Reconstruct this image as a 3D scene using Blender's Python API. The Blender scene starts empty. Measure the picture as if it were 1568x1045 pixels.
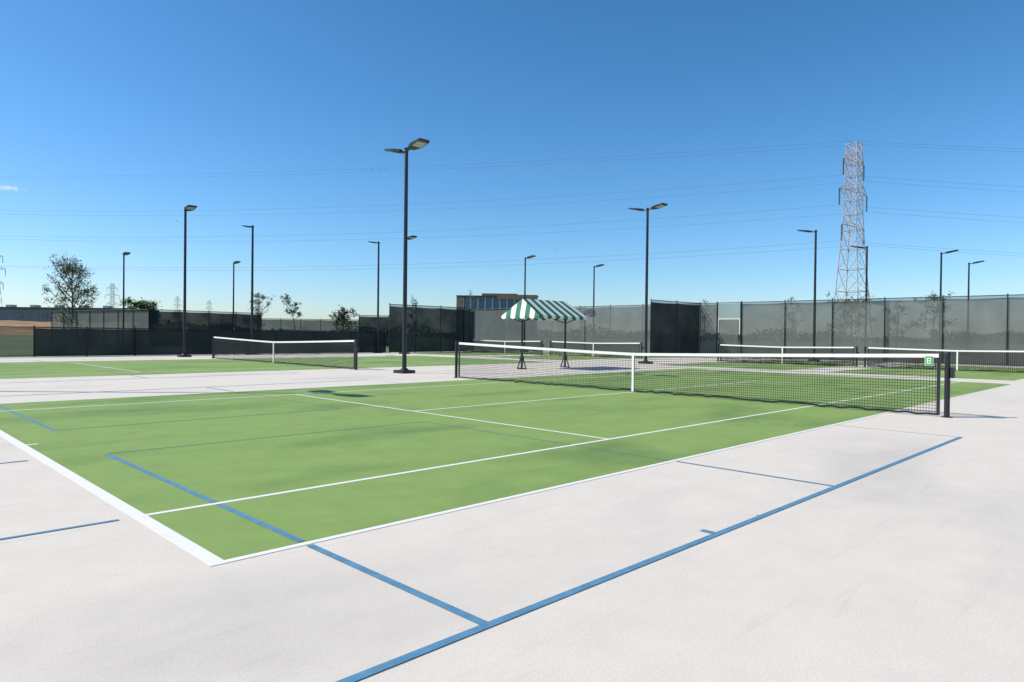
import bpy, math, random
from mathutils import Vector, Matrix
random.seed(7)
R=math.radians
sc=bpy.context.scene
sc.view_settings.view_transform='Standard'
sc.view_settings.look='None'
sc.view_settings.exposure=0

# ---------------------------------------------------------------- materials
def new_mat(name):
    m=bpy.data.materials.new(name);m.use_nodes=True
    nt=m.node_tree;b=nt.nodes['Principled BSDF'];o=nt.nodes['Material Output']
    return m,nt,b,o
def pmat(name,col,rough=.6,metal=0,var=.0,scale=8,spec=.5):
    m,nt,b,o=new_mat(name)
    b.inputs['Roughness'].default_value=rough;b.inputs['Metallic'].default_value=metal
    b.inputs['Specular IOR Level'].default_value=spec
    if var>0:
        tc=nt.nodes.new('ShaderNodeTexCoord');n=nt.nodes.new('ShaderNodeTexNoise')
        n.inputs['Scale'].default_value=scale;n.inputs['Detail'].default_value=5
        r=nt.nodes.new('ShaderNodeValToRGB')
        r.color_ramp.elements[0].position=.3;r.color_ramp.elements[1].position=.7
        r.color_ramp.elements[0].color=tuple(c*(1-var) for c in col)+(1,)
        r.color_ramp.elements[1].color=tuple(min(1,c*(1+var)) for c in col)+(1,)
        nt.links.new(tc.outputs['Object'],n.inputs['Vector']);nt.links.new(n.outputs['Fac'],r.inputs[0])
        nt.links.new(r.outputs[0],b.inputs['Base Color'])
    else: b.inputs['Base Color'].default_value=tuple(col)+(1,)
    return m
def surface_mat(name,col,stain,stain_amt,speck,blotch_scale=.35,bump=.15,rough=.85,stretch=(1,1,1),rot=0,mott=.06,st0=.50,w=.2):
    """painted acrylic / concrete: broad blotches, drag marks, grain, small specks, fine bump"""
    m,nt,b,o=new_mat(name);L=nt.links.new;N=nt.nodes.new
    tc=N('ShaderNodeTexCoord')
    mp=N('ShaderNodeMapping');mp.inputs['Scale'].default_value=stretch;mp.inputs['Rotation'].default_value=(0,0,rot)
    L(tc.outputs['Object'],mp.inputs['Vector'])
    n1=N('ShaderNodeTexNoise');n1.inputs['Scale'].default_value=blotch_scale;n1.inputs['Detail'].default_value=5;n1.inputs['Roughness'].default_value=.5
    L(mp.outputs[0],n1.inputs['Vector'])
    r1=N('ShaderNodeValToRGB');r1.color_ramp.elements[0].position=st0;r1.color_ramp.elements[1].position=st0+w
    r1.color_ramp.elements[0].color=(0,0,0,1);r1.color_ramp.elements[1].color=(1,1,1,1)
    L(n1.outputs['Fac'],r1.inputs[0])
    mul=N('ShaderNodeMath');mul.operation='MULTIPLY';mul.inputs[1].default_value=stain_amt;L(r1.outputs[0],mul.inputs[0])
    n2=N('ShaderNodeTexNoise');n2.inputs['Scale'].default_value=2.3;n2.inputs['Detail'].default_value=8;n2.inputs['Roughness'].default_value=.7
    L(tc.outputs['Object'],n2.inputs['Vector'])
    r2=N('ShaderNodeMapRange');r2.inputs[1].default_value=.3;r2.inputs[2].default_value=.7;r2.inputs[3].default_value=1-mott;r2.inputs[4].default_value=1+mott*.8
    L(n2.outputs['Fac'],r2.inputs[0])
    n3=N('ShaderNodeTexNoise');n3.inputs['Scale'].default_value=90;n3.inputs['Detail'].default_value=3
    L(tc.outputs['Object'],n3.inputs['Vector'])
    r3=N('ShaderNodeMapRange');r3.inputs[1].default_value=.3;r3.inputs[2].default_value=.7;r3.inputs[3].default_value=.91;r3.inputs[4].default_value=1.06
    L(n3.outputs['Fac'],r3.inputs[0])
    mx=N('ShaderNodeMix');mx.data_type='RGBA';mx.inputs[6].default_value=tuple(col)+(1,);mx.inputs[7].default_value=tuple(stain)+(1,)
    L(mul.outputs[0],mx.inputs[0])
    mm=N('ShaderNodeMath');mm.operation='MULTIPLY';L(r2.outputs[0],mm.inputs[0]);L(r3.outputs[0],mm.inputs[1])
    v=N('ShaderNodeTexVoronoi');v.inputs['Scale'].default_value=1.3;L(tc.outputs['Object'],v.inputs['Vector'])
    rs=N('ShaderNodeMapRange');rs.inputs[1].default_value=.01;rs.inputs[2].default_value=.028;rs.inputs[3].default_value=speck;rs.inputs[4].default_value=1
    L(v.outputs['Distance'],rs.inputs[0])
    m3=N('ShaderNodeMath');m3.operation='MULTIPLY';L(mm.outputs[0],m3.inputs[0]);L(rs.outputs[0],m3.inputs[1])
    mp2=N('ShaderNodeMapping');mp2.inputs['Scale'].default_value=(.8,12,1);mp2.inputs['Rotation'].default_value=(0,0,rot+.9);L(tc.outputs['Object'],mp2.inputs['Vector'])
    n4=N('ShaderNodeTexNoise');n4.inputs['Scale'].default_value=1.1;n4.inputs['Detail'].default_value=3;n4.inputs['Distortion'].default_value=.8;L(mp2.outputs[0],n4.inputs['Vector'])
    r4=N('ShaderNodeMapRange');r4.inputs[1].default_value=.60;r4.inputs[2].default_value=.76;r4.inputs[3].default_value=1;r4.inputs[4].default_value=.93
    L(n4.outputs['Fac'],r4.inputs[0])
    m4=N('ShaderNodeMath');m4.operation='MULTIPLY';L(m3.outputs[0],m4.inputs[0]);L(r4.outputs[0],m4.inputs[1])
    sc_=N('ShaderNodeVectorMath');sc_.operation='SCALE';L(mx.outputs[2],sc_.inputs[0]);L(m4.outputs[0],sc_.inputs['Scale'])
    L(sc_.outputs[0],b.inputs['Base Color'])
    b.inputs['Roughness'].default_value=rough;b.inputs['Specular IOR Level'].default_value=.2
    bp=N('ShaderNodeBump');bp.inputs['Strength'].default_value=bump;bp.inputs['Distance'].default_value=.004
    L(n3.outputs['Fac'],bp.inputs['Height']);L(bp.outputs[0],b.inputs['Normal'])
    return m
def screen_mat(name,col,see):
    m,nt,b,o=new_mat(name);N=nt.nodes.new;L=nt.links.new
    b.inputs['Roughness'].default_value=.85;b.inputs['Specular IOR Level'].default_value=.1
    t=N('ShaderNodeBsdfTransparent');mx=N('ShaderNodeMixShader')
    tc=N('ShaderNodeTexCoord');n=N('ShaderNodeTexNoise');n.inputs['Scale'].default_value=.7;n.inputs['Detail'].default_value=5
    L(tc.outputs['Object'],n.inputs['Vector'])
    cr=N('ShaderNodeValToRGB');cr.color_ramp.elements[0].position=.3;cr.color_ramp.elements[1].position=.7
    cr.color_ramp.elements[0].color=tuple(c*.88 for c in col)+(1,);cr.color_ramp.elements[1].color=tuple(c*1.12 for c in col)+(1,)
    L(n.outputs['Fac'],cr.inputs[0]);L(cr.outputs[0],b.inputs['Base Color'])
    mr=N('ShaderNodeMapRange');mr.inputs[1].default_value=.3;mr.inputs[2].default_value=.7
    mr.inputs[3].default_value=max(0,see-.03);mr.inputs[4].default_value=see+.03
    L(n.outputs['Fac'],mr.inputs[0]);L(mr.outputs[0],mx.inputs[0]);L(b.outputs[0],mx.inputs[1]);L(t.outputs[0],mx.inputs[2])
    L(mx.outputs[0],o.inputs['Surface']);return m
def leaf_mat(name,a,b_):
    m,nt,b,o=new_mat(name);N=nt.nodes.new;L=nt.links.new
    g=N('ShaderNodeNewGeometry');r=N('ShaderNodeValToRGB')
    r.color_ramp.elements[0].color=tuple(a)+(1,);r.color_ramp.elements[1].color=tuple(b_)+(1,)
    L(g.outputs['Random Per Island'],r.inputs[0]);L(r.outputs[0],b.inputs['Base Color'])
    b.inputs['Roughness'].default_value=.6
    tr=N('ShaderNodeBsdfTranslucent');L(r.outputs[0],tr.inputs[0]);mx=N('ShaderNodeMixShader');mx.inputs[0].default_value=.3
    L(b.outputs[0],mx.inputs[1]);L(tr.outputs[0],mx.inputs[2]);L(mx.outputs[0],o.inputs['Surface']);return m

M_conc=surface_mat('pale_concrete',(.745,.655,.545),(.60,.535,.46),.75,.5,.20,.22,.85,(1,2.4,1),R(20),.05,.53,.15)
M_green=surface_mat('green_acrylic',(.255,.36,.098),(.155,.245,.070),.85,.75,.30,.2,.8,(1,2.2,1),R(-30),.10,.50,.2)
M_white=pmat('white_line_paint',(.86,.81,.72),.7,0,.05,25)
M_blue=pmat('blue_line_paint',(.10,.25,.375),.7,0,.18,14)
M_bluew=pmat('worn_blue_line_paint',(.15,.28,.18),.75,0,.2,5)
M_black=pmat('black_powder_coat',(.012,.013,.015),.45,0,.2,6)
M_cord=pmat('black_net_cord',(.012,.013,.013),.8)
M_band=pmat('white_vinyl_band',(.82,.80,.75),.6,0,.06,9)
M_screen=screen_mat('grey_windscreen_mesh',(.115,.128,.118),.13)
M_dark=screen_mat('dark_windscreen_mesh',(.034,.043,.042),.04)
M_link=screen_mat('open_chain_link',(.02,.03,.03),.5)
M_lens=pmat('led_lens',(.35,.36,.36),.3)
M_sign=pmat('green_sign',(.05,.35,.08),.5)
M_steel=pmat('galvanised_steel',(.62,.50,.45),.6,.1,.15,.4)
M_wire=pmat('aluminium_wire',(.25,.27,.3),.5,.4)
M_insul=pmat('insulator',(.08,.06,.05),.4)
M_bark=pmat('bark',(.11,.085,.065),.9,0,.3,6)
M_leafA=leaf_mat('leaf_olive',(.06,.075,.03),(.20,.20,.09))
M_leafB=leaf_mat('leaf_green',(.05,.10,.02),(.15,.23,.05))
M_leafC=leaf_mat('leaf_dull',(.06,.065,.045),(.12,.12,.075))
M_cg=pmat('canopy_green_stripe',(.012,.15,.075),.6,0,.1,4)
M_cw=pmat('canopy_white_stripe',(.80,.78,.68),.6,0,.05,4)
M_grass=pmat('grass',(.10,.14,.045),.95,0,.35,.12)
M_dry=pmat('dry_grass',(.30,.18,.08),.95,0,.3,.3)
M_glass=pmat('blue_glass',(.06,.13,.20),.15,0,.3,.25)
M_brick=pmat('tan_brick',(.36,.21,.13),.85,0,.15,3)
M_panel=pmat('pale_panel',(.55,.53,.49),.7,0,.05,1)
M_dk=pmat('dark_metal_panel',(.06,.065,.07),.5,0,.15,1)
M_tan=pmat('tan_panel',(.30,.23,.18),.8,0,.1,1)

# ---------------------------------------------------------------- mesh builder
class MB:
    def __init__(s): s.v=[];s.f=[];s.mi=[];s.mats=[]
    def m(s,mat):
        if mat not in s.mats: s.mats.append(mat)
        return s.mats.index(mat)
    def face(s,pts,mat):
        i=len(s.v);s.v+= [tuple(p) for p in pts];s.f.append(tuple(range(i,i+len(pts))));s.mi.append(s.m(mat))
    def hexa(s,b,t,mat):
        i=len(s.v);s.v+=[tuple(p) for p in b]+[tuple(p) for p in t];k=s.m(mat)
        for q in ((3,2,1,0),(4,5,6,7),(0,1,5,4),(1,2,6,5),(2,3,7,6),(3,0,4,7)):
            s.f.append(tuple(i+a for a in q));s.mi.append(k)
    def box(s,x0,x1,y0,y1,z0,z1,mat):
        s.hexa([(x0,y0,z0),(x1,y0,z0),(x1,y1,z0),(x0,y1,z0)],[(x0,y0,z1),(x1,y0,z1),(x1,y1,z1),(x0,y1,z1)],mat)
    def tube(s,a,b,r0,r1,mat,n=8,cap=True):
        a=Vector(a);b=Vector(b);d=(b-a).normalized()
        u=d.cross(Vector((0,0,1)) if abs(d.z)<.95 else Vector((1,0,0))).normalized();w=d.cross(u)
        i=len(s.v);k=s.m(mat)
        for c,r in ((a,r0),(b,r1)):
            for j in range(n):
                t=2*math.pi*j/n;s.v.append(tuple(c+u*math.cos(t)*r+w*math.sin(t)*r))
        for j in range(n):
            j2=(j+1)%n;s.f.append((i+j,i+j2,i+n+j2,i+n+j));s.mi.append(k)
        if cap:
            s.f.append(tuple(i+j for j in range(n))[::-1]);s.mi.append(k)
            s.f.append(tuple(i+n+j for j in range(n)));s.mi.append(k)
    def build(s,name,loc=(0,0,0),rotz=0,parent=None,smooth=False):
        me=bpy.data.meshes.new(name);me.from_pydata(s.v,[],s.f)
        for m in s.mats: me.materials.append(m)
        me.polygons.foreach_set('material_index',s.mi)
        if smooth: me.polygons.foreach_set('use_smooth',[True]*len(s.f))
        me.update();ob=bpy.data.objects.new(name,me);bpy.context.collection.objects.link(ob)
        ob.location=loc;ob.rotation_euler=(0,0,rotz)
        if parent: ob.parent=parent
        return ob
def inst(ob,name,loc,rotz=0,scale=1):
    o=bpy.data.objects.new(name,ob.data);bpy.context.collection.objects.link(o)
    o.location=loc;o.rotation_euler=(0,0,rotz);o.scale=(scale,)*3;return o
def empty(name):
    e=bpy.data.objects.new(name,None);bpy.context.collection.objects.link(e);return e

# ---------------------------------------------------------------- ground
b=MB();b.face([(-3000,-3000,-.06),(3000,-3000,-.06),(3000,3000,-.06),(-3000,3000,-.06)],M_grass);b.build('grass_ground')
b=MB();b.box(-40,42.2,-60,35.6,-.3,0,M_conc);b.build('concrete_pavement')
Z1,Z2,Z3=.0015,.003,.0042
def line(b,x0,y0,x1,y1,w,mat,z):
    d=Vector((x1-x0,y1-y0,0)).normalized();n=Vector((-d.y,d.x,0))*w/2
    a=Vector((x0,y0,z));c=Vector((x1,y1,z));b.face([a-n,c-n,c+n,a+n],mat)
def court(name,y0):
    e=empty(name)
    b=MB();b.face([(0,y0,Z1),(23.77,y0,Z1),(23.77,y0+10.97,Z1),(0,y0+10.97,Z1)],M_green);b.build('green_playing_surface',parent=e)
    b=MB();W=.055
    for y in (y0,y0+10.97): line(b,0.05,y,23.72,y,W,M_white,Z2)
    for y in (y0+1.372,y0+9.601): line(b,0.05,y,23.72,y,W,M_white,Z2)
    line(b,0,y0-.0275,0,y0+10.9975,.10,M_white,Z2);line(b,23.77,y0-.0275,23.77,y0+10.9975,.10,M_white,Z2)
    for x in (5.485,18.285): line(b,x,y0+1.4,x,y0+9.573,W,M_white,Z2)
    line(b,5.513,y0+5.486,18.257,y0+5.486,W,M_white,Z2)
    line(b,.05,y0+5.486,.16,y0+5.486,W,M_white,Z2);line(b,23.61,y0+5.486,23.72,y0+5.486,W,M_white,Z2)
    b.build('white_lines',parent=e)
court('tennis_court',0);court('tennis_court',18.3)
# blue practice-court lines painted over both the concrete and the acrylic (stopping short of the white lines)
b=MB();W=.05;zb=Z3
for y0 in (0,18.3):
    for (a,c,sg) in ((-1.66,4.27,1),(6.6,12.6,-1)):
        yb,yn=(a,c) if sg==1 else (c,a)
        edge=0 if sg==1 else 10.97
        single=1.372 if sg==1 else 9.601
        line(b,-9,y0+yb,9.29,y0+yb,W,M_blue,zb)
        for p,q,mat,wd,x in ((yb+sg*.026,edge-sg*.05,M_blue,W,.545),(edge+sg*.05,single-sg*.045,M_blue,W,.545),(single+sg*.045,yn,M_blue,W,.545),
                       (yb+sg*.026,edge-sg*.05,M_blue,W*.7,4.77),(edge+sg*.05,single-sg*.045,M_bluew,W*.5,4.77),(single+sg*.045,yn,M_bluew,W*.5,4.77),
                       (yb+sg*.026,edge-sg*.05,M_bluew,W*.3,9.26)):
            lo,hi=sorted((p,q));line(b,x,y0+lo,x,y0+hi,wd,mat,zb)
        line(b,.572,y0+yn,4.75,y0+yn,W*.5,M_bluew,zb)
        line(b,2.64,y0+yb+sg*.026,2.64,y0+yb+sg*.12,W,M_blue,zb)
    for y in (1.36,4.35): line(b,-4.2,y0+y,-.13,y0+y,W*.7,M_blue,zb)
b.build('blue_court_lines')
NX=32.64
for yc in (3.35,10.93,23.0,30.95,-4.3):
    e=empty('pickleball_court')
    b=MB();b.face([(NX-6.7,yc-3.05,Z1),(NX+6.7,yc-3.05,Z1),(NX+6.7,yc+3.05,Z1),(NX-6.7,yc+3.05,Z1)],M_green);b.build('green_playing_surface',parent=e)
    b=MB()
    for y in (yc-3.05,yc+3.05): line(b,NX-6.67,y,NX+6.67,y,.05,M_white,Z2)
    for x in (NX-6.7,NX+6.7): line(b,x,yc-3.02,x,yc+3.02,.05,M_white,Z2)
    for x in (NX-2.13,NX+2.13): line(b,x,yc-3.02,x,yc+3.02,.05,M_white,Z2)
    line(b,NX-6.6,yc,NX-2.16,yc,.05,M_white,Z2);line(b,NX+2.16,yc,NX+6.6,yc,.05,M_white,Z2)
    b.build('white_lines',parent=e)

# ---------------------------------------------------------------- nets
def net(name,X,ya,yb,hp,hc,cell=.045,sign=False,cw=.005):
    e=empty(name);yc=(ya+yb)/2;half=(yb-ya)/2
    top=lambda y: hc+(hp-.02-hc)*(abs(y-yc)/half)**1.15
    n0,n1=ya+.13,yb-.13
    b=MB()
    for y in (ya,yb):
        b.tube((X,y,0),(X,y,hp),.044,.044,M_black,12);b.tube((X,y,hp),(X,y,hp+.012),.05,.046,M_black,12)
        b.tube((X,y,0),(X,y,.012),.085,.085,M_black,12)
    b.box(X-.045,X+.06,ya-.05,ya-.10+.0,hp-.42,hp-.25,M_black)
    b.build('posts',parent=e)
    b=MB();S=24;bot=.035
    k=int((n1-n0)/cell)
    for i in range(k+1):
        y=n0+i*(n1-n0)/k;b.face([(X,y-cw/2,bot),(X,y+cw/2,bot),(X,y+cw/2,top(y)),(X,y-cw/2,top(y))],M_cord)
    rows=20
    for r in range(rows):
        for i in range(S):
            y0=n0+(n1-n0)*i/S;y1=n0+(n1-n0)*(i+1)/S
            z0=bot+(top(y0)-bot)*r/rows;z1=bot+(top(y1)-bot)*r/rows
            b.face([(X+.001,y0,z0-cw/2),(X+.001,y1,z1-cw/2),(X+.001,y1,z1+cw/2),(X+.001,y0,z0+cw/2)],M_cord)
    for r in range(3):
        for i in range(S):
            y0=n0+(n1-n0)*i/S;y1=n0+(n1-n0)*(i+1)/S
            o=.09+r*.045
            b.face([(X-.002,y0,top(y0)-o-.003),(X-.002,y1,top(y1)-o-.003),(X-.002,y1,top(y1)-o+.003),(X-.002,y0,top(y0)-o+.003)],M_cord)
    random.seed(3);K=int((n1-n0)/.16)
    pts=[(X+random.uniform(-.02,.03),n0+(n1-n0)*i/K,.034+random.uniform(-.012,.02)) for i in range(K+1)]
    for i in range(K): b.tube(pts[i],pts[i+1],.018,.018,M_cord,5,False)
    for y in (n0,n1): b.box(X-.012,X+.012,y-.025,y+.025,.03,top(y),M_black)
    b.build('mesh',parent=e)
    b=MB()
    for i in range(S):
        y0=n0+(n1-n0)*i/S;y1=n0+(n1-n0)*(i+1)/S
        t0,t1=top(y0),top(y1)
        b.hexa([(X-.016,y0,t0-.055),(X+.016,y0,t0-.055),(X+.016,y1,t1-.055),(X-.016,y1,t1-.055)],
               [(X-.016,y0,t0+.008),(X+.016,y0,t0+.008),(X+.016,y1,t1+.008),(X-.016,y1,t1+.008)],M_band)
    b.tube((X,ya,hp-.03),(X,n0,top(n0)-.01),.006,.006,M_cord,6);b.tube((X,n1,top(n1)-.01),(X,yb,hp-.03),.006,.006,M_cord,6)
    b.box(X-.02,X+.02,yc-.028,yc+.028,.02,hc+.012,M_band)
    b.build('headband_and_strap',parent=e)
    if sign:
        b=MB();y=n0+.14;z=hp-.14
        b.box(X-.035,X-.03,y-.065,y+.065,z-.085,z+.085,M_band)
        b.box(X-.039,X-.0352,y-.058,y+.058,z-.077,z+.077,M_sign)
        for (u0,u1,w0,w1) in ((.02,.034,-.05,.05),(-.03,.02,.036,.05),(-.03,.02,-.007,.007),(-.03,.02,-.05,-.036),(-.036,-.024,.006,.04),(-.036,-.024,-.04,-.006)):
            b.box(X-.042,X-.0392,y+u0*.9,y+u1*.9,z+w0,z+w1,M_band)
        b.build('court_letter_sign',parent=e)
net('tennis_net',11.885,-.914,11.884,1.09,.914,sign=True,cw=.0075)
net('tennis_net',11.885,17.386,30.184,1.08,.914,cell=.06,cw=.010)
for ya,yb in ((-.33,7.03),(7.40,14.46),(19.38,26.62),(27.38,34.5)):
    net('pickleball_net',NX,ya,yb,.95,.87,cell=.07,cw=.018)

# ---------------------------------------------------------------- lights
def light_pole(name,x,y,sides,H=7.47):
    b=MB()
    b.box(-.26,.26,-.26,.26,0,.10,M_black);b.tube((0,0,.1),(0,0,.16),.16,.10,M_black,14)
    b.tube((0,0,.12),(0,0,H-.05),.075,.058,M_black,12);b.tube((0,0,H-.05),(0,0,H+.02),.07,.07,M_black,12)
    for s in sides:
        b.tube((0,s*.05,H-.08),(0,s*.30,H-.03),.032,.028,M_black,8)
        ya,yb=s*.24,s*1.02;za,zb_=H-.02,H+.10
        w0,w1=.12,.22
        ym=s*.50;zm=za+(zb_-za)*.35
        def sec(y,z,w,t): return [(-w,y,z-t),(w,y,z-t),(w,y,z+t*.4),(-w,y,z+t*.4)]
        secs=[sec(ya,za,w0,.06),sec(ym,zm,w1+.02,.06),sec(yb-s*.06,zb_,w1,.04),sec(yb,zb_,w1*.7,.02)]
        for A,B in zip(secs[:-1],secs[1:]):
            for j in range(4):
                j2=(j+1)%4;b.face([A[j],A[j2],B[j2],B[j]],M_black)
        b.face(secs[0],M_black);b.face(secs[-1],M_black)
        A,B=secs[1],secs[2];q=.04
        b.face([(A[0][0]+q,A[0][1]+s*q,A[0][2]-.006),(A[1][0]-q,A[1][1]+s*q,A[1][2]-.006),(B[1][0]-q,B[1][1]-s*q,B[1][2]-.006),(B[0][0]+q,B[0][1]-s*q,B[0][2]-.006)],M_lens)
    return b.build(name,(x,y,0))
light_pole('light_pole',12.1,14.8,(1,-1))
light_pole('light_pole',0.05,14.8,(1,-1))
light_pole('light_pole',26.4,14.9,(1,-1))
for x,y,s in [(11.4,32.6,-1),(16.0,35.0,1),(15.6,57.8,-1),(24.4,57.4,-1),(24.8,35.2,1),(25.1,32.6,-1),(37.9,34.1,-1),(46.6,34,-1),(38.4,11.6,1),(47.6,11.8,1),(54.2,9,-1),(63,9.1,-1)]:
    light_pole('light_pole',x,y,(s,))

# ---------------------------------------------------------------- fences
def fence(name,p0,p1,H,mat,step=3.0,low=.05,top_gap=.12,pr=.030):
    e=empty(name);a=Vector((p0[0],p0[1],0));c=Vector((p1[0],p1[1],0));Ln=(c-a).length;n=max(1,round(Ln/step));d=(c-a)/n
    b=MB()
    for i in range(n+1):
        p=a+d*i;b.tube(p,p+Vector((0,0,H+.05)),pr,pr,M_black,8);b.tube(p+Vector((0,0,H+.05)),p+Vector((0,0,H+.10)),pr*1.2,pr*.4,M_black,8)
    b.tube(a+Vector((0,0,H)),c+Vector((0,0,H)),.024,.024,M_black,6)
    b.tube(a+Vector((0,0,low)),c+Vector((0,0,low)),.018,.018,M_black,6)
    b.build('posts_and_rails',parent=e)
    dn=d.normalized();nn=Vector((-dn.y,dn.x,0));random.seed(int(abs(p0[0]*7+p1[1]*3)))
    b=MB()
    for i in range(n):
        p=a+d*i;K=6;prev=None
        for k in range(K+1):
            t=k/K;q=p+d*t+nn*(.05+.035*math.sin(t*math.pi)*random.uniform(.3,1))
            sag=-.035*math.sin(t*math.pi)
            cur=(q+Vector((0,0,low)),q+Vector((0,0,H-top_gap+sag)))
            if prev: b.face([prev[0],cur[0],cur[1],prev[1]],mat)
            prev=cur
    b.build('windscreen',parent=e)
    b=MB();b.face([a+Vector((0,0,H-top_gap-.06)),c+Vector((0,0,H-top_gap-.06)),c+Vector((0,0,H)),a+Vector((0,0,H))],M_link);b.build('chain_link_top',parent=e)
    return e
XF=41.6
fence('tall_fence',(XF,17.6),(XF,-26),3.66,M_screen)
fence('tall_fence',(XF,19.4),(XF,46.5),3.66,M_screen)
fence('tall_fence',(36.0,21.0),(XF-.1,20.6),3.66,M_dark,2.4)
fence('tall_fence',(25.6,35.0),(32.3,35.0),3.3,M_dark,2.2)
fence('tall_fence',(32.3,35.0),(36.5,38.5),3.3,M_dark,2.6)
b=MB()
for y in (17.65,19.35): b.tube((XF-.02,y,0),(XF-.02,y,3.7),.05,.05,M_black,8)
b.tube((XF-.02,17.65,3.66),(XF-.02,19.35,3.66),.03,.03,M_black,8)
for z in (.12,1.2,2.5): b.tube((XF-.06,17.8,z),(XF-.06,19.2,z),.03,.03,M_black,8)
for y in (17.8,19.2): b.tube((XF-.06,y,.12),(XF-.06,y,2.5),.03,.03,M_black,8)
b.face([(XF-.09,17.8,.12),(XF-.09,19.2,.12),(XF-.09,19.2,2.5),(XF-.09,17.8,2.5)],M_screen)
b.face([(XF-.0,17.7,2.6),(XF-.0,19.3,2.6),(XF-.0,19.3,3.6),(XF-.0,17.7,3.6)],M_link)
b.build('fence_gate')
fence('low_fence',(9.9,35.3),(25.5,35.3),1.42,M_dark,2.6,top_gap=.05)
fence('low_fence',(-14,35.3),(5.5,35.3),1.42,M_link,2.6,top_gap=.05)
fence('low_fence',(5.5,35.3),(9.9,35.3),1.42,M_dark,2.2,top_gap=.05)
fence('tall_fence',(13.7,73.2),(17.1,56.5),3.05,M_screen,2.6)
fence('tall_fence',(17.1,56.5),(27.1,57.6),3.05,M_dark,2.6)
fence('tall_fence',(38.1,81.3),(47.7,73.4),3.05,M_screen,2.6)
fence('tall_fence',(35.1,53.7),(37.8,52.6),3.05,M_dark,2.6)

# ---------------------------------------------------------------- canopy
e=empty('striped_shade_canopy')
cx,cy=18.8,14.6;A,B=1.42,1.02;zr,ze=2.72,2.06;ra=1.28
b=MB();n=12
for i in range(n):
    m=M_cg if i%2==0 else M_cw
    x0,x1=cx-A+2*A*i/n,cx-A+2*A*(i+1)/n;r0,r1=cx-ra+2*ra*i/n,cx-ra+2*ra*(i+1)/n
    for s in (-1,1):
        b.face([(x0,cy+s*B,ze),(x1,cy+s*B,ze),(r1,cy,zr),(r0,cy,zr)],m)
        xm=(x0+x1)/2
        b.face([(x0,cy+s*B,ze),(x1,cy+s*B,ze),(x1,cy+s*B,ze-.09),(xm,cy+s*B,ze-.13),(x0,cy+s*B,ze-.09)],m)
n=8
for i in range(n):
    m=M_cg if i%2==0 else M_cw
    y0,y1=-B+2*B*i/n,-B+2*B*(i+1)/n
    for s in (-1,1):
        def P(y): 
            return (cx+s*A+( -s*(A-ra))*(1-abs(y)/B),cy+y,zr+(ze-zr)*abs(y)/B)
        b.face([(cx+s*A,cy+y0,ze),(cx+s*A,cy+y1,ze),P(y1),P(y0)] if abs(y0)<B-.01 and abs(y1)<B-.01 else ([(cx+s*A,cy+y0,ze),(cx+s*A,cy+y1,ze),P(y1)] if abs(y0)>=B-.01 else [(cx+s*A,cy+y0,ze),(cx+s*A,cy+y1,ze),P(y0)]),m)
        ym=(y0+y1)/2
        b.face([(cx+s*A,cy+y0,ze),(cx+s*A,cy+y1,ze),(cx+s*A,cy+y1,ze-.09),(cx+s*A,cy+ym,ze-.13),(cx+s*A,cy+y0,ze-.09)],m)
b.build('striped_roof',parent=e)
b=MB()
for x in (cx-1.28,cx+1.28):
    b.tube((x,cy,0),(x,cy,ze+.1),.04,.04,M_black,10)
    b.tube((x,cy,0),(x,cy,.03),.2,.2,M_black,12)
    b.tube((x,cy,.38),(x,cy,.52),.10,.06,M_black,10)
    for s in (-1,1):
        b.tube((x,cy+s*.22,.02),(x,cy+s*.05,.44),.024,.024,M_black,6)
        b.tube((x,cy,ze-.25),(x,cy+s*B*.9,ze+.02),.02,.02,M_black,6)
b.tube((cx-ra+.05,cy,zr-.04),(cx+ra-.05,cy,zr-.04),.02,.02,M_black,6)
for s in (-1,1): b.tube((cx-A+.02,cy+s*(B-.02),ze-.02),(cx+A-.02,cy+s*(B-.02),ze-.02),.018,.018,M_black,6)
b.build('posts_and_frame',parent=e)

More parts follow.
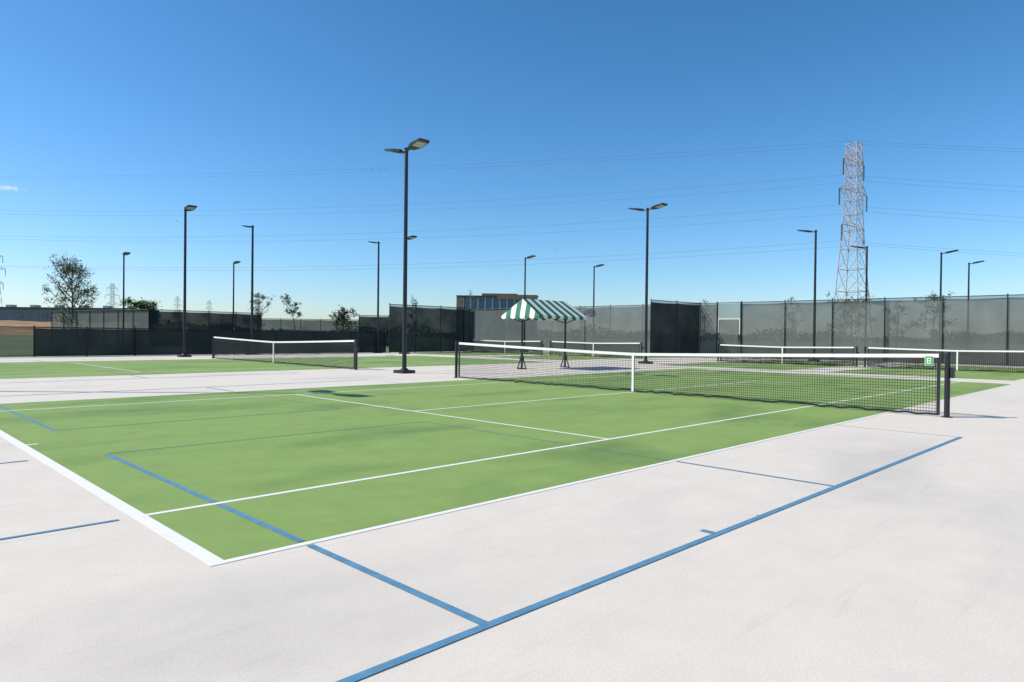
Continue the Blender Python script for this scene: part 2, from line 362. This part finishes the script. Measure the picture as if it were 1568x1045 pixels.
# ---------------------------------------------------------------- pylon + wires
Rt=Vector((.7071,-.7071,0));Fw=Vector((.7071,.7071,0))
def pylon_mesh(name,loc,rz,scale=1,t=.13):
    b=MB();H=49.4
    levels=[0,7,13,18.5,23.5,28,32,35.5,38.5,41.5,44.5,47,H]
    def hw(z): return 3.55+(1.65-3.55)*min(1,z/30) if z<30 else 1.65-(z-30)/19.4*.35
    cs=[(-1,-1),(1,-1),(1,1),(-1,1)]
    def c(i,z): return Vector((cs[i%4][0]*hw(z),cs[i%4][1]*hw(z),z))
    for z0,z1 in zip(levels[:-1],levels[1:]):
        for i in range(4):
            b.tube(c(i,z0),c(i,z1),t,t,M_steel,4,False)
            b.tube(c(i,z0),c(i+1,z1),t*.6,t*.6,M_steel,4,False)
            b.tube(c(i+1,z0),c(i,z1),t*.6,t*.6,M_steel,4,False)
            b.tube(c(i,z1),c(i+1,z1),t*.6,t*.6,M_steel,4,False)
    att=[]
    for z,Ln in ((44.5,5.2),(37.0,7.0),(28.5,5.6)):
        for s in (-1,1):
            tip=Vector((s*Ln,0,z+.6))
            for dy in (-1,1):
                b.tube((s*hw(z),dy*hw(z),z),tip,t*.8,t*.6,M_steel,4,False)
                b.tube((s*hw(z),dy*hw(z),z+2.2),tip,t*.7,t*.5,M_steel,4,False)
                for q in (.35,.65):
                    a0=Vector((s*hw(z),dy*hw(z),z)).lerp(tip,q);a1=Vector((s*hw(z),dy*hw(z),z+2.2)).lerp(tip,q)
                    b.tube(a0,a1,t*.45,t*.45,M_steel,4,False)
            for k in range(9):
                zz=tip.z-.3-k*.42;b.tube((tip.x,0,zz),(tip.x,0,zz-.26),.22,.22,M_insul,6)
            b.tube(tip,(tip.x,0,tip.z-4.1),.05,.05,M_insul,4,False)
            att.append(Vector((tip.x,0,tip.z-4.1)))
    for s in (-1,1):
        b.tube((s*1.3,0,H),(s*2.3,0,H+.3),t,t*.7,M_steel,4,False);att.append(Vector((s*2.3,0,H+.3)))
    ob=b.build(name,loc,rz);ob.scale=(scale,)*3
    return ob,att
ploc=Vector((178,56.8,0))
prot=R(45)-R(52)
py,att=pylon_mesh('transmission_tower',ploc,prot)
rm=Matrix.Rotation(prot,4,'Z')
b=MB()
for a in att:
    st=ploc+rm@a
    for D in (-Rt*330+Fw*50,Rt*330-Fw*10):
        en=ploc+D+ rm@a;N=26;prev=None;sag=6 if a.z<49 else 4
        for k in range(N+1):
            t=k/N;q=st.lerp(en,t);q.z-=4*sag*t*(1-t)
            if prev is not None: b.tube(prev,q,.022,.022,M_wire,3,False)
            prev=q
b.build('overhead_power_lines')
for x,y,s,r in ((161.4,611,.78,.2),(289,837,.84,.5),(335,862,.8,.4),(59.8,429.7,.85,-.9)):
    inst(py,'transmission_tower',(x,y,0),r,s)

# ---------------------------------------------------------------- trees
def tree(name,x,y,h,w,base=.25,leaves=2500,ls=.16,mat=M_leafA,lean=(0,0),seed=1,limbs=9,tr=.09,ball=False,up=(.5,1.1)):
    random.seed(seed);b=MB()
    top=Vector((lean[0],lean[1],h*.93));tips=[]
    def trunkp(t): return Vector((lean[0]*t**1.3+.05*math.sin(t*7+seed),lean[1]*t**1.3+.05*math.cos(t*5),h*.93*t))
    for k in range(8): b.tube(trunkp(k/8),trunkp((k+1)/8),tr*(1-k/8*.85),tr*(1-(k+1)/8*.85),M_bark,6,False)
    for i in range(limbs):
        t=base+(1-base)*(i+random.random()*.6)/limbs*.92;s=trunkp(t)
        ang=i*2.4+random.uniform(-.4,.4);env=math.sin(math.pi*min(1,max(.12,(t-base)/(1-base)*.8+.2)))
        if ball: env=1
        ln=w*.5*env*random.uniform(.7,1.15)
        d=Vector((math.cos(ang),math.sin(ang),random.uniform(*up)));e1=s+d*ln
        m=s.lerp(e1,.5)+Vector((0,0,-.06*ln))
        b.tube(s,m,tr*.4,tr*.28,M_bark,5,False);b.tube(m,e1,tr*.28,tr*.1,M_bark,5,False)
        for j in range(6):
            q=s.lerp(e1,random.uniform(.3,1));dd=Vector((random.gauss(0,1),random.gauss(0,1),random.uniform(.1,1.2))).normalized()*w*random.uniform(.1,.24)
            b.tube(q,q+dd,tr*.13,tr*.05,M_bark,3,False);tips.append((q+dd*.7,w*random.uniform(.035,.085)))
            tips.append((q+dd*1.05,w*random.uniform(.02,.05)))
    for j in range(4):
        tips.append((top+Vector((random.gauss(0,w*.05),random.gauss(0,w*.05),random.uniform(-.02,.06)*h)),w*.04))
    for i in range(leaves):
        c,sg=random.choice(tips);p=c+Vector((random.gauss(0,sg),random.gauss(0,sg),random.gauss(0,sg)))
        if p.z<h*base*.7: continue
        u=Vector((random.gauss(0,1),random.gauss(0,1),random.gauss(0,1))).normalized();v=u.orthogonal().normalized()
        s=ls*random.uniform(.5,1.2)
        b.face([p-u*s,p-v*s*.5,p+u*s,p+v*s*.5],mat)
    return b.build(name,(x,y,-.06))
tree('young_oak_tree',14.7,70.3,7.9,4.2,.15,4600,.10,M_leafA,(.1,0),5,26,.12,False,(.9,1.6))
tree('young_oak_tree',31.9,68.7,5.7,2.6,.3,1300,.10,M_leafA,(.1,0),8,10,.08,False,(.8,1.5))
tree('leaning_tree',34.9,65.8,5.2,1.9,.55,1400,.09,M_leafC,(-.55,.55),11,8,.08,True)
tree('leafy_shrub_tree',24.7,83,4.7,4.0,.1,4200,.17,M_leafB,(0,0),13,10)
tree('leafy_shrub_tree',41.1,66.6,4.2,3.0,.2,2200,.14,M_leafA,(0,0),17,9)
for i,(x,y,h,w,n) in enumerate([(46.8,60.8,5.8,1.9,650),(58.2,63.6,7.5,2.9,380),(63.3,58.4,6.6,2.9,420),(68.8,53,5.2,2.2,350),(61.8,31.7,5.3,2.2,350),(68.1,25.4,5.6,2.4,420),(61.8,17.5,4.6,4.0,1600),(64.7,14.7,4.8,2.2,500),(61.2,11.1,5.2,2.9,900),(63,4,4.9,2.8,700)]):
    tree('young_tree',x,y,h,w,.25,n,.11,M_leafC if i%2 else M_leafA,(0,0),30+i,9,.07)
random.seed(99);b=MB()
for i in range(900):
    t=-1.4+2.9*i/900
    d=random.uniform(235,300);hh=(2.0+1.4*math.sin(i*.07)+1.0*math.sin(i*.23)+random.random()*1.2)
    hh=max(1.5,hh)
    c=Vector((-1.57,-3.91,0))+Fw*d+Rt*d*t
    for k in range(24):
        p=c+Vector((random.gauss(0,2.0),random.gauss(0,2.0),hh*random.random()**.8));u=Vector((random.gauss(0,1),random.gauss(0,1),random.gauss(0,1))).normalized();v=u.orthogonal();s=random.uniform(.35,.8)
        b.face([p-u*s,p-v*s*.7,p+u*s,p+v*s*.7],M_leafC)
b.build('distant_tree_line')

# ---------------------------------------------------------------- buildings
def office(name,loc,rz,W,D,H):
    e=empty(name);b=MB()
    b.box(0,W,0,D,0,H-.5,M_tan);b.build('core',parent=e)
    b=MB()
    fl=3;fh=(H-1.2)/fl
    nb=10
    for k in range(fl):
        z0=.5+k*fh
        for j in range(nb):
            x0=1.8+(W-2.2)*j/nb;x1=1.8+(W-2.2)*(j+1)/nb
            b.box(x0+.2,x1-.2,-.12,-.02,z0+.5,z0+fh-.35,M_glass)
    b.build('windows',parent=e)
    b=MB()
    for k in range(fl+1): b.box(1.6,W+.1,-.35,-.125,.3+k*fh-.16+.2,.3+k*fh+.14+.2,M_panel if k<fl else M_tan)
    for j in range(0,nb+1):
        x0=1.8+(W-2.2)*j/nb;b.box(x0-.16,x0+.16,-.46,-.355,.2,H-.9,M_panel)
    b.build('slabs_and_fins',parent=e)
    b=MB();b.box(-.3,1.55,-.5,D,0,H-.2,M_brick)
    b.box(W*.30,W*.75,1.5,D*.8,H-.28,H+.6,M_brick);b.box(W*.5,W,-.62,-.56,H-1.3,H+.15,M_brick)
    b.box(-.35,W+.3,-.55,-.51,H-.62,H-.2,M_dk);b.box(1.6,W,-.42,D,H-.48,H-.3,M_dk)
    b.build('brick_and_roof',parent=e)
    e.location=loc;e.rotation_euler=(0,0,rz)
office('office_building',(135.2,156.3,0),math.atan2(-17.2,17.2),24.4,18,13.4)
e=empty('warehouse_building');b=MB()
Lw=78
b.box(0,Lw,0,20,0,8.6,M_tan);b.box(-.2,Lw+.2,-.3,20.2,8.603,9.4,M_dk)
for i in range(26):
    x=1+i*3;b.box(x,x+1.9,-.1,-.01,5.2,7.4,M_glass)
for i in range(9): b.box(2+i*9,4+i*9,5,8,9.403,10.4,M_panel)
o=b.build('walls_windows_roof',parent=e);e.location=(22,326,0);e.rotation_euler=(0,0,math.atan2(-1,1))
b=MB();random.seed(4);N=60;pr=None
for i in range(N+1):
    t=-1.1+.75*i/N;d=200
    c=Vector((-1.57,-3.91,0))+Fw*d+Rt*d*t
    hz=3.7*min(1,(N-i)/10,)+.25*math.sin(i*.9)+random.uniform(-.12,.12);hz=max(.0,hz)
    cur=[c-Fw*30+Vector((0,0,-.1)),c-Fw*10+Vector((0,0,hz*.7)),c+Vector((0,0,hz)),c+Fw*20+Vector((0,0,-.1))]
    if pr:
        for k in range(3): b.face([pr[k],cur[k],cur[k+1],pr[k+1]],M_dry)
    pr=cur
b.build('dry_grass_bank')

# ---------------------------------------------------------------- birds
b=MB();random.seed(12)
for (t,el,d) in [(-.22,.238,150),(-.214,.237,152),(-.205,.238,150),(-.195,.238,155),(-.185,.239,150),(.065,.124,140),(-.489,.16,120)]:
    p=Vector((-1.57,-3.91,1.31))+Fw*d+Rt*d*t+Vector((0,0,el*d));s=.2
    b.face([p,p+Rt*s+Vector((0,0,.12)),p+Rt*s*.5+Fw*.2+Vector((0,0,.03))],M_cord);b.face([p,p-Rt*s+Vector((0,0,.14)),p-Rt*s*.5+Fw*.2],M_cord)
    b.tube(p-Rt*.1,p+Rt*.14,.04,.03,M_cord,5)
b.build('bird_flock')

# ---------------------------------------------------------------- light & sky
EL=42
sd=Vector((-.748,.664,0)).normalized()*math.cos(R(EL))+Vector((0,0,math.sin(R(EL))))
sun=bpy.data.lights.new('sun','SUN');sun.energy=4.8;sun.angle=R(.5);sun.color=(1,.95,.86)
so=bpy.data.objects.new('sun',sun);bpy.context.collection.objects.link(so);so.rotation_euler=(-sd).to_track_quat('-Z','Y').to_euler();so.location=(0,0,60)
w=bpy.data.worlds.new('World');sc.world=w;w.use_nodes=True;nt=w.node_tree;N=nt.nodes.new;L=nt.links.new
bg=nt.nodes['Background'];sky=N('ShaderNodeTexSky');sky.sky_type='NISHITA';sky.sun_disc=False
sky.sun_elevation=R(EL);sky.sun_rotation=math.atan2(sd.x,sd.y);sky.altitude=0;sky.air_density=1.0;sky.dust_density=.3;sky.ozone_density=3.0
# grade the physical sky towards the clear, saturated blue of the day (per-channel response)
sep=N('ShaderNodeSeparateColor');com=N('ShaderNodeCombineColor');L(sky.outputs[0],sep.inputs[0])
for i,(g,a) in enumerate(((1.46,1.45),(1.14,1.42),(1.18,1.76))):
    s0=N('ShaderNodeMath');s0.operation='MULTIPLY';s0.inputs[1].default_value=.1;L(sep.outputs[i],s0.inputs[0])
    p=N('ShaderNodeMath');p.operation='POWER';p.inputs[1].default_value=g;L(s0.outputs[0],p.inputs[0])
    s1=N('ShaderNodeMath');s1.operation='MULTIPLY';s1.inputs[1].default_value=a*10;L(p.outputs[0],s1.inputs[0])
    L(s1.outputs[0],com.inputs[i])
tc=N('ShaderNodeTexCoord');cd=(Fw+Rt*-.731+Vector((0,0,.205))).normalized()
sub=N('ShaderNodeVectorMath');sub.operation='SUBTRACT';sub.inputs[1].default_value=tuple(cd);L(tc.outputs['Generated'],sub.inputs[0])
scl=N('ShaderNodeVectorMath');scl.operation='MULTIPLY';scl.inputs[1].default_value=(70,70,260);L(sub.outputs[0],scl.inputs[0])
ln=N('ShaderNodeVectorMath');ln.operation='LENGTH';L(scl.outputs[0],ln.inputs[0])
nz=N('ShaderNodeTexNoise');nz.inputs['Scale'].default_value=160;nz.inputs['Detail'].default_value=5;L(tc.outputs['Generated'],nz.inputs['Vector'])
nm=N('ShaderNodeMath');nm.operation='MULTIPLY_ADD';nm.inputs[1].default_value=2.6;L(nz.outputs['Fac'],nm.inputs[0]);L(ln.outputs['Value'],nm.inputs[2])
cr=N('ShaderNodeMapRange');cr.inputs[1].default_value=2.3;cr.inputs[2].default_value=1.3;cr.inputs[3].default_value=0;cr.inputs[4].default_value=.75;L(nm.outputs[0],cr.inputs[0])
mx=N('ShaderNodeMix');mx.data_type='RGBA';mx.inputs[7].default_value=(8.5,8.7,9.2,1);L(cr.outputs[0],mx.inputs[0]);L(com.outputs[0],mx.inputs[6])
L(mx.outputs[2],bg.inputs['Color']);bg.inputs['Strength'].default_value=.10

# ---------------------------------------------------------------- camera
cam=bpy.data.cameras.new('camera');cam.sensor_width=36;cam.lens=24.15;cam.clip_end=8000;cam.clip_start=.05
co=bpy.data.objects.new('camera',cam);bpy.context.collection.objects.link(co)
yaw,pit,rol=.78447,-.00894,.01145
f=Vector((math.cos(yaw)*math.cos(pit),math.sin(yaw)*math.cos(pit),math.sin(pit)));r=f.cross(Vector((0,0,1))).normalized();u=r.cross(f)
r2=r*math.cos(rol)+u*math.sin(rol);u2=u*math.cos(rol)-r*math.sin(rol)
mt=Matrix((r2,u2,-f)).transposed().to_4x4();mt.translation=Vector((-1.5747,-3.9088,1.3142));co.matrix_world=mt
sc.camera=co
